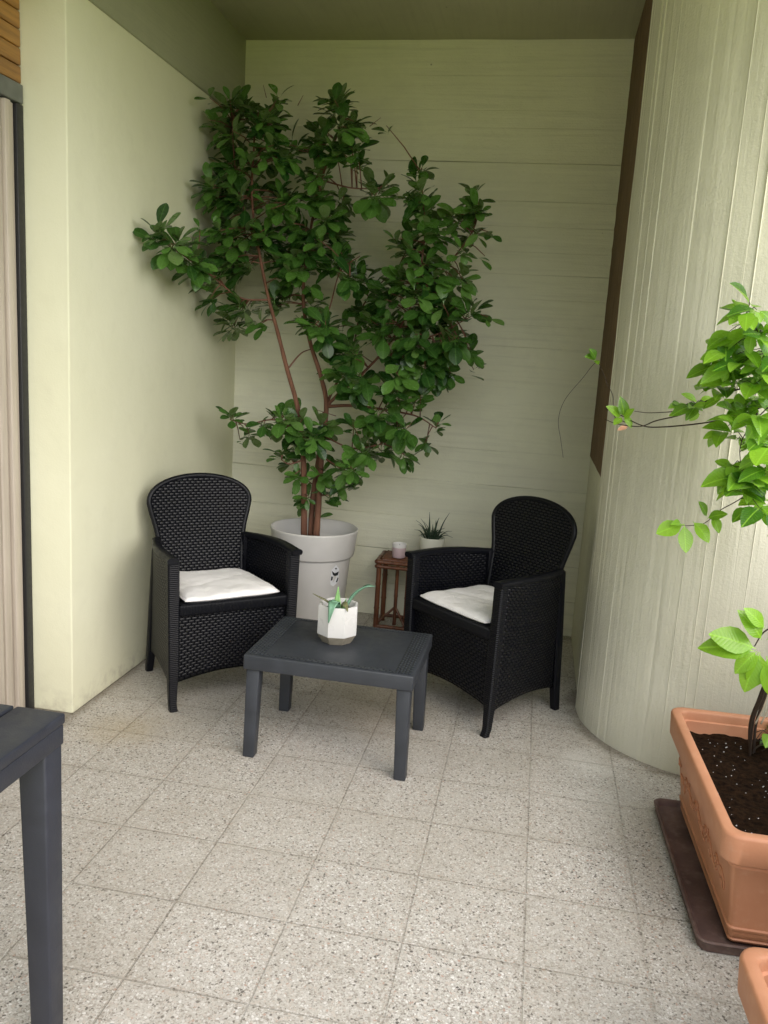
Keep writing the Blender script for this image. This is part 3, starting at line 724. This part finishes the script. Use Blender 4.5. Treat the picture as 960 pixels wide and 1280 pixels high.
for tok in BL.split():
    px, py, r_ = (float(q) for q in tok.split(','))
    n = 1 if r_ < 9 else max(2, round(r_ * r_ / 66))
    for k in range(n):
        a_ = rr.uniform(0, 6.28); q = r_ * (.56 if r_ > 13 else .35) * math.sqrt(rr.random()) if n > 1 else 0
        X_, Y_ = px + q * math.cos(a_), py + q * math.sin(a_)
        Y = 4.02 + rr.uniform(-.16, .16)
        p = at(X_, Y_, Y)
        if p.x < XL + .09: p = atx(X_, Y_, XL + .09 + rr.uniform(0, .08))
        p.y = min(p.y, YB - .1)
        near = min(skeleton, key=lambda s_: (s_ - p).length)
        out = (p - near); out = out.normalized() if out.length > .02 else V((0, 0, 1))
        axis = (out * .7 + V((rr.uniform(-.3, .3), -.35, .55))).normalized()
        mid = (near + p) / 2 + V((0, 0, .01)); 
        if (p - near).length > .015: twigs.tube([near - T0, mid - T0, p - T0], [.0032, .0026, .0018], 5)
        rosette(p, axis, (rr.randint(5, 8) if r_ >= 9 else 3), .110 if r_ > 13 else .086)
# a few bare shoot tips
for a_, b_ in (((333, 122), (329, 106)), ((372, 132), (379, 119)), ((462, 158), (476, 147)), ((420, 520), (395, 512))): twigs.tube([at(*a_, 4.0) - T0, at(*b_, 4.0) - T0], [.002, .001], 5)
twigs.build('branch', M['twig'], tree)
crown.build('crown', M['tree_leaf'], tree)

# ------------------------------------------------------------------ bamboo stand with small things
SX, SY, SZ = -.60, 4.32, .405
sd_ = thing('bamboo_stand', (SX, SY, 0), 'dark brown bamboo plant stand behind the sideways armchair', 'plant stand')
def bam(m_, a_, b_, r_, n=10):
    a_, b_ = V(a_), V(b_); L = (b_ - a_).length; k = max(2, int(L / .11)); pts = []; rad = []
    for i in range(k):
        for f_, q in ((.0, 1.16), (.06, 1.0), (.94, 1.0)): pts.append(a_.lerp(b_, (i + f_) / k)); rad.append(r_ * q)
    pts.append(b_); rad.append(r_ * 1.1); m_.tube(pts, rad, n)
hx, hy = .152, .10
for sx in (-1, 1):
    for sy in (-1, 1):
        m_ = MB(); bam(m_, (sx * hx, sy * hy, 0), (sx * hx, sy * hy, SZ - .012), .0135); m_.build('leg', M['bamboo'], sd_)
m_ = MB()
for z, k in ((SZ - .020, 1.0), (SZ - .045, .85)):
    for a_, b_ in (((-1, -1), (1, -1)), ((1, -1), (1, 1)), ((1, 1), (-1, 1)), ((-1, 1), (-1, -1))):
        bam(m_, (a_[0] * hx * 1.08, a_[1] * hy * 1.08, z), (b_[0] * hx * 1.08, b_[1] * hy * 1.08, z), .0115 * k)
m_.build('top_rail', M['bamboo'], sd_)
m_ = MB()
for i in range(9):
    y = -hy + .012 + i * (2 * hy - .024) / 8; bam(m_, (-hx + .01, y, SZ - .012), (hx - .01, y, SZ - .012), .0115, 8)
m_.build('table_top', M['bamboo'], sd_)
m_ = MB()
for a_, b_ in (((-1, -1), (1, -1)), ((1, -1), (1, 1)), ((1, 1), (-1, 1)), ((-1, 1), (-1, -1))):
    bam(m_, (a_[0] * hx, a_[1] * hy, .03), (b_[0] * hx, b_[1] * hy, .03), .010)
m_.build('lower_rail', M['bamboo'], sd_)
m_ = MB(); bam(m_, (-hx, -hy + .02, .04), (-.06, -hy + .05, .13), .007); bam(m_, (.0, -hy + .02, .04), (-.06, -hy + .05, .13), .007); bam(m_, (-.06, -hy + .05, .03), (-.06, -hy + .05, SZ - .05), .010); bam(m_, (-.0, -hy + .03, .03), (0, -hy + .03, SZ - .05), .010); m_.build('brace', M['bamboo'], sd_)
m_ = MB()
cu = thing('candle_cup', (-.660, 4.275, SZ + .0005), 'small pale pink cup with white rim on the bamboo stand', 'candle cup')
m_.lathe([(0, 0), (.033, 0), (.036, .004), (.0375, .056)], 32); m_.build('cup', M['pink'], cu)
m_ = MB(); m_.lathe([(.0376, .0555), (.0382, .072), (.0372, .0745), (.0352, .072), (.0345, .058), (0, .0575)], 32); m_.build('rim', M['wax'], cu)
m_ = MB(); m_.tube([(0, 0, .057), (.001, 0, .068), (.003, 0, .073)], .0014, 6); m_.build('wick', M['sticker_k'], cu)
APX = V((-.492, 4.325, SZ + .0005))
ap_ = thing('cream_pot', APX, 'round cream ceramic pot on the bamboo stand against the wall', 'pot')
m_ = MB(); m_.lathe([(0, 0), (.048, 0), (.054, .005), (.064, .06), (.0665, .112), (.0655, .117), (.062, .116), (.060, .10), (0, .098)], 40); m_.build('pot_body', M['cream_pot'], ap_)
al = thing('spiky_succulent', APX + V((0, 0, .1)), 'dark spiky succulent growing in the round cream pot', 'succulent')
m_ = MB(); rr = random.Random(8)
O_ = APX + V((0, 0, .1))
spk = [(520, 650), (518, 662), (523, 655), (526, 648), (530, 652), (537, 640), (545, 650), (549, 647), (562, 641), (566, 672), (565, 664), (556, 660), (526, 668), (541, 655), (533, 660), (551, 662), (560, 668), (523, 670), (547, 662), (537, 664), (528, 660)]
for i, (x_, y_) in enumerate(spk):
    e_ = at(x_, y_, 4.325 + rr.uniform(-.05, .05)) - O_; b0 = V((e_.x * .25 + rr.uniform(-.012, .012), rr.uniform(-.02, .02), .0))
    mid = (b0 + e_) / 2 + V((0, 0, .018 if abs(e_.x) > .03 else .004))
    blade(m_, [b0, mid, e_], [(0, .0065), (.35, .006), (1, .0007)], .45, 8)
for i in range(26):
    a_ = rr.uniform(0, 6.28); rad_ = rr.uniform(.045, .072); e_ = V((rad_ * math.cos(a_), rad_ * math.sin(a_) * .9, rr.uniform(.01, .055))); blade(m_, [e_ * .1, V((e_.x * .6, e_.y * .6, e_.z * .8 + .008)), e_], [(0, .007), (.35, .0065), (1, .0007)], .45, 8)
bmesh.ops.recalc_face_normals(m_.bm, faces=m_.bm.faces); m_.build('foliage', M['aloe'], al)

# ------------------------------------------------------------------ terracotta planters on the right
def rrect(hx_, hy_, rad, n=7):
    out = []
    for cx, cy, a0 in ((hx_ - rad, hy_ - rad, 0), (-hx_ + rad, hy_ - rad, 90), (-hx_ + rad, -hy_ + rad, 180), (hx_ - rad, -hy_ + rad, 270)):
        for k in range(n): a_ = R(a0 + 90 * k / (n - 1)); out.append((cx + rad * math.cos(a_), cy + rad * math.sin(a_)))
    return out
PC = V((.742, 2.415, 0)); HX, HY = .205, .40; PH = .335; PZ = .020
def make_planter(label, group):
    pl = thing('terracotta_planter', PC + V((0, 0, PZ)), label, 'planter', R(1.6), group)
    m_ = MB(); rings = []
    prof = [(-.072, .0), (-.064, .004), (-.062, .010), (-.066, .014), (-.062, .018), (-.061, .036), (-.056, .040), (-.055, .047), (-.059, .050), (-.034, .228), (-.028, .233), (-.029, .240), (-.024, .245), (-.022, .251), (-.008, .254), (-.0035, .258), (.001, .326), (-.001, .332), (-.006, .335), (-.026, .335), (-.030, .333), (-.032, .328), (-.034, .306), (-.040, .303), (-.045, .26), (-.06, .2)]
    for off, z in prof: rings.append([V((x_, y_, z)) for x_, y_ in rrect(HX + off, HY + off, max(.016, .046 + off * .5))])
    m_.loft(rings, 0, True); m_.build('planter_body', M['terra'], pl, auto=45)
    m_ = MB()
    def so(u, v_):
        x_, y_ = (u * 2 - 1) * (HX - .0415), (v_ * 2 - 1) * (HY - .0415)
        return V((x_, y_, .272 + .010 * noise.noise(V((x_ * 14, y_ * 14, 1))) + .004 * noise.noise(V((x_ * 60, y_ * 60, 1))) - .018 * max(0, (abs(v_ * 2 - 1) - .8))))
    m_.grid(so, 60, 110, 0); r_ = random.Random(2)
    for k in range(100):
        p = so(r_.uniform(.04, .96), r_.uniform(.04, .96)) + V((0, 0, .0008)); q = r_.uniform(.0010, .0026)
        vs_ = [m_.bm.verts.new(p + V(d_) * q * r_.uniform(.7, 1.2)) for d_ in ((1, 0, 0), (-1, 0, 0), (0, 1, 0), (0, -1, 0), (0, 0, 1), (0, 0, -1))]
        for a_, b_, c_ in ((0, 2, 4), (2, 1, 4), (1, 3, 4), (3, 0, 4), (2, 0, 5), (1, 2, 5), (3, 1, 5), (0, 3, 5)): m_.face([vs_[a_], vs_[b_], vs_[c_]], 1, False)
    m_.build('soil', [M['soil'], M['sticker_w']], pl)
    # moulded scroll relief along the long sides
    m_ = MB()
    for sg in (-1,):
        def wall(y_, z): return V((sg * (HX - .058 + (z - .05) * .14 + .0005), y_, z))
        m_.tube([wall(-.30 + .6 * i / 60, .142 + .022 * math.sin(i / 60 * 8 * math.pi)) for i in range(61)], .0028, 6)
        r2_ = random.Random(5)
        for k in range(9):
            yc = -.28 + k * .07; sgn = 1 if k % 2 else -1; zc = .142 + sgn * .010; pts = []
            for i in range(16):
                th = i / 15 * 2.6 * math.pi; rad_ = .021 * (1 - i / 19); pts.append(wall(yc + rad_ * math.cos(th), zc + sgn * rad_ * math.sin(th)))
            m_.tube(pts, [.0027 * (1 - i / 26) for i in range(16)], 6)
            for q in range(4):
                a_ = r2_.uniform(0, 6.28); b_ = r2_.uniform(.018, .030); y0, z0 = yc + .035 + .008 * math.cos(a_), .142 - sgn * .016
                m_.tube([wall(y0, z0), wall(y0 + b_ * .5 * math.cos(a_), z0 + b_ * .5 * math.sin(a_)), wall(y0 + b_ * math.cos(a_), z0 + b_ * math.sin(a_))], [.0014, .0036, .0008], 6)
    m_.build('scroll_relief', M['terra'], pl)
    return pl
pl1 = make_planter('large rectangular terracotta planter full of dark soil beside the column', 'terracotta planters')
pl2 = copy_tree(pl1); pl2.location = (.712, 1.236, .0); pl2.rotation_euler.z = R(2); pl2['label'] = 'terracotta planter at the bottom right corner, mostly out of frame'
m_ = MB(); rings = []
for off, z in ((-.012, 0), (-.004, .003), (0, .027), (.004, .031), (.0, .035), (-.006, .033), (-.009, .028), (-.014, .016), (-.03, .0135)):
    rings.append([V((x_, y_, z)) for x_, y_ in rrect(.205 + off, .362 + off, .03 + off * .5)])
m_.loft(rings, 0, True)
o = m_.build('planter_tray', M['tray'], None, (.724, 2.411, 0), R(1.9), auto=45); tag(o, 'weathered brown plastic drip tray under the large terracotta planter', 'tray')

# ------------------------------------------------------------------ climbing vine
S0 = V((.765, 2.66, .262))
vine = thing('climbing_vine', S0, 'bright green climbing vine growing from the large terracotta planter', 'vine')
stems = MB(); lv = MB(); rr = random.Random(33)
OV = ((0, .04), (.1, .35), (.25, .78), (.42, 1.0), (.6, .95), (.78, .70), (.92, .34), (1, .03))
def vleaf(p, d, L, tint=None, nr=None):
    tn = tint if tint is not None else min(.95, max(0, rr.gauss(.42, .36)))
    nr = nr or (V((rr.uniform(-.4, .4), -.6, .9))).normalized()
    leaf(lv, p - S0, d, nr, L, L * rr.uniform(.50, .66), tn, rr.uniform(.1, .5), rr.uniform(.05, .5), OV, .08)
def stem(pts, r0_, r1_, mi=0, n=6, k=8):
    sp = smooth_path(pts, k); stems.tube([p - S0 for p in sp], [r0_ + (r1_ - r0_) * i / (len(sp) - 1) for i in range(len(sp))], n, mi); return sp
base = S0
# main twisted stems rising out of the planter
def wp(*a_): return at(*a_)
sp0 = stem([base, wp(938, 905, 2.64), wp(950, 870, 2.62), wp(966, 820, 2.60), wp(980, 700, 2.62), wp(985, 560, 2.64), wp(970, 480, 2.66), wp(950, 420, 2.66)], .006, .003)
sp0 += stem([base + V((.012, .01, 0)), wp(945, 905, 2.66), wp(958, 865, 2.66), wp(975, 800, 2.66), wp(990, 690, 2.66), wp(1000, 560, 2.7), wp(985, 500, 2.72)], .005, .003)
stem([base + V((-.006, -.012, 0)), wp(942, 900, 2.6), wp(954, 868, 2.58), wp(970, 800, 2.55), wp(975, 780, 2.54)], .004, .003)
for dx in (0, 7): stem([wp(944 + dx, 905, 2.59), wp(954 + dx, 885, 2.58), wp(962 + dx, 862, 2.58), wp(966 + dx, 850, 2.58)], .0026, .002, 1)
stem([base, wp(945, 935, 2.66), wp(965, 925, 2.7), wp(985, 915, 2.74)], .003, .002)
LINES = [
 ([(985, 500, 2.7), (955, 508, 2.76), (915, 522, 2.85), (870, 530, 2.93), (820, 534, 3.0), (800, 531, 3.04), (778, 520, 3.1), (757, 511, 3.2)], .0032, .0016),
 ([(970, 480, 2.68), (930, 485, 2.78), (890, 498, 2.87), (855, 517, 2.95), (820, 526, 3.0), (800, 533, 3.04), (772, 530, 3.1), (756, 524, 3.18)], .003, .0014),
 ([(868, 512, 2.93), (835, 515, 2.98), (810, 516, 3.02), (793, 514, 3.06)], .002, .001),
 ([(782, 528, 3.06), (768, 520, 3.12), (766, 495, 3.2), (759, 480, 3.26)], .0018, .001),
 ([(985, 560, 2.66), (955, 590, 2.66), (930, 620, 2.66), (900, 638, 2.66), (878, 655, 2.66), (845, 657, 2.66)], .0022, .001),
 ([(970, 500, 2.66), (940, 530, 2.66), (925, 560, 2.66), (930, 600, 2.66)], .0022, .001),
 ([(975, 780, 2.54), (955, 790, 2.52), (943, 808, 2.5)], .003, .0016),
 ([(950, 420, 2.66), (940, 400, 2.66), (936, 385, 2.66)], .002, .001)]
sps = [q for l, a_, b_ in LINES for q in stem([wp(*q) for q in l], a_, b_)]
# the thin dry runner hanging in front of the back wall
stem([wp(759, 480, 3.26), wp(752, 462, 3.3), wp(745, 453, 3.34), wp(728, 473, 3.4), wp(706, 500, 3.44), wp(698, 525, 3.45), wp(701, 550, 3.45), wp(704, 572, 3.44)], .0012, .0008)
sps += sp0
def cluster(px, py, Y, r_, n, L, lean=(0, 0, 0), tint=None):
    for k in range(round(n * 1.4)):
        a_ = rr.uniform(0, 6.28); q = r_ * math.sqrt(rr.random())
        p = wp(px + q * math.cos(a_), py + q * math.sin(a_), Y + rr.uniform(-.07, .07))
        d0_ = V((rr.uniform(-1, 1), rr.uniform(-.8, .3), rr.uniform(-.5, .7))) + V(lean)
        d0_.normalize(); sidev = d0_.cross(V((0, 0, 1))); sidev = sidev.normalized() if sidev.length > .01 else V((1, 0, 0))
        near = min(sps, key=lambda q_: (q_ - p).length); away = p - near
        if .012 < away.length < .16: stems.tube([near - S0, (near + p) / 2 + V((0, 0, .012)) - S0, p - S0], [.0014, .0012, .0008], 5)
        if away.length > .01: d0_ = (d0_ * .6 + away.normalized() * .7).normalized()
        for sgn in (-1, 1): vleaf(p, (d0_ * .5 + sidev * sgn * .9 + V((0, 0, rr.uniform(-.3, .2)))), 1.25 * L * rr.uniform(.8, 1.15), tint)
        if rr.random() < .7: vleaf(p + d0_ * .01, d0_, L * rr.uniform(.5, .9), min(1, (tint or .6) + .2))
for q in ((936, 396, 2.66, 16, 4, .075), (915, 424, 2.7, 22, 6, .075), (947, 430, 2.66, 20, 6, .075), (905, 462, 2.74, 22, 6, .07), (942, 468, 2.68, 24, 7, .08), (925, 498, 2.72, 24, 6, .07), (893, 490, 2.8, 14, 3, .06), (952, 520, 2.64, 16, 4, .08), (920, 540, 2.7, 16, 3, .07), (866, 505, 2.9, 9, 3, .055), (853, 512, 2.93, 8, 2, .05), (945, 560, 2.64, 12, 3, .08), (950, 600, 2.62, 15, 4, .08), (928, 608, 2.64, 13, 4, .075), (915, 590, 2.66, 8, 2, .07), (948, 628, 2.62, 13, 3, .07), (965, 570, 2.6, 20, 4, .08), (970, 460, 2.6, 25, 6, .08), (975, 640, 2.6, 18, 4, .08)): cluster(*q)
# single readable leaves and tips (foot, tip, depth, length)
def vl2(a_, b_, Y, tint, Yb=None):
    p, e_ = wp(*a_, Y), wp(*b_, Yb or Y - .03); vleaf(p, e_ - p, (e_ - p).length * 1.06, tint, V((rr.uniform(-.2, .2), -.75, .65)))
for a_, b_, tn in (((855, 655), (822, 664), .8), ((855, 655), (858, 689), .85), ((866, 652), (888, 672), .75), ((884, 646), (877, 629), .25), ((884, 648), (903, 640), .3), ((890, 645), (900, 662), .55), ((852, 656), (845, 652), .8),
        ((778, 522), (768, 528), .8), ((780, 520), (790, 530), .85), ((780, 521), (779, 502), .2), ((776, 522), (766, 508), .6), ((780, 524), (786, 512), .55)): vl2(a_, b_, 3.08 if a_[0] < 800 else 2.66, tn)
for a_, b_, tn in (((945, 811), (897, 790), .85), ((943, 814), (890, 800), .45), ((946, 814), (921, 836), .72), ((948, 815), (930, 862), .8), ((950, 815), (945, 860), .7), ((952, 800), (939, 770), .5), ((956, 786), (938, 762), .75), ((958, 820), (968, 870), .6), ((958, 800), (985, 780), .6)): vl2(a_, b_, 2.5, tn)
for a_, b_, tn in (((745, 449), (740, 437), .1), ((745, 449), (733, 445), .1), ((745, 450), (747, 455), .4)): vl2(a_, b_, 3.33, tn)
m_ = MB(); leaf(m_, wp(786, 533, 3.06) - S0, wp(772, 537, 3.04) - wp(786, 533, 3.06), V((0, -.7, .7)), .045, .02, .5, .3, .1, OV); dead = m_.build('withered_leaf', M['dead'], vine)
for c_ in ((965, 915, 2.7), (975, 930, 2.68)): cluster(*c_, 8, 2, .05)
stems.build('stem', [M['vine_bark'], M['dry']], vine)
lv.build('foliage', M['vine_leaf'], vine)

# ------------------------------------------------------------------ daylight
w = bpy.data.worlds.new('World'); sc.world = w; w.use_nodes = True
nt = w.node_tree; bg = nt.nodes['Background']
sky = nt.nodes.new('ShaderNodeTexSky'); sky.sky_type = 'NISHITA'; sky.sun_disc = False
EL, AZ = 42, 130               # sun height and compass direction the light comes from (clockwise from +Y)
sky.sun_elevation = R(EL); sky.sun_rotation = R(AZ); sky.dust_density = 4; sky.air_density = 1.0; sky.ozone_density = 1.0
hs = nt.nodes.new('ShaderNodeHueSaturation'); hs.inputs['Saturation'].default_value = 1.0
nt.links.new(sky.outputs[0], hs.inputs['Color']); nt.links.new(hs.outputs[0], bg.inputs[0]); bg.inputs[1].default_value = .15
sun = bpy.data.lights.new('sun', 'SUN'); sun.energy = 4.8; sun.angle = R(95); sun.color = (1, .995, .985)
so_ = bpy.data.objects.new('sun', sun); COL.objects.link(so_)
dirv = V((math.sin(R(AZ)) * math.cos(R(EL)), math.cos(R(AZ)) * math.cos(R(EL)), math.sin(R(EL))))
so_.rotation_euler = dirv.to_track_quat('Z', 'Y').to_euler(); so_.location = dirv * 8
sc.view_settings.view_transform = 'Standard'; sc.view_settings.look = 'None'; sc.view_settings.exposure = 0; sc.view_settings.gamma = 1
sc.render.engine = 'CYCLES'
sc.cycles.max_bounces = 10; sc.cycles.diffuse_bounces = 6; sc.cycles.use_denoising = True
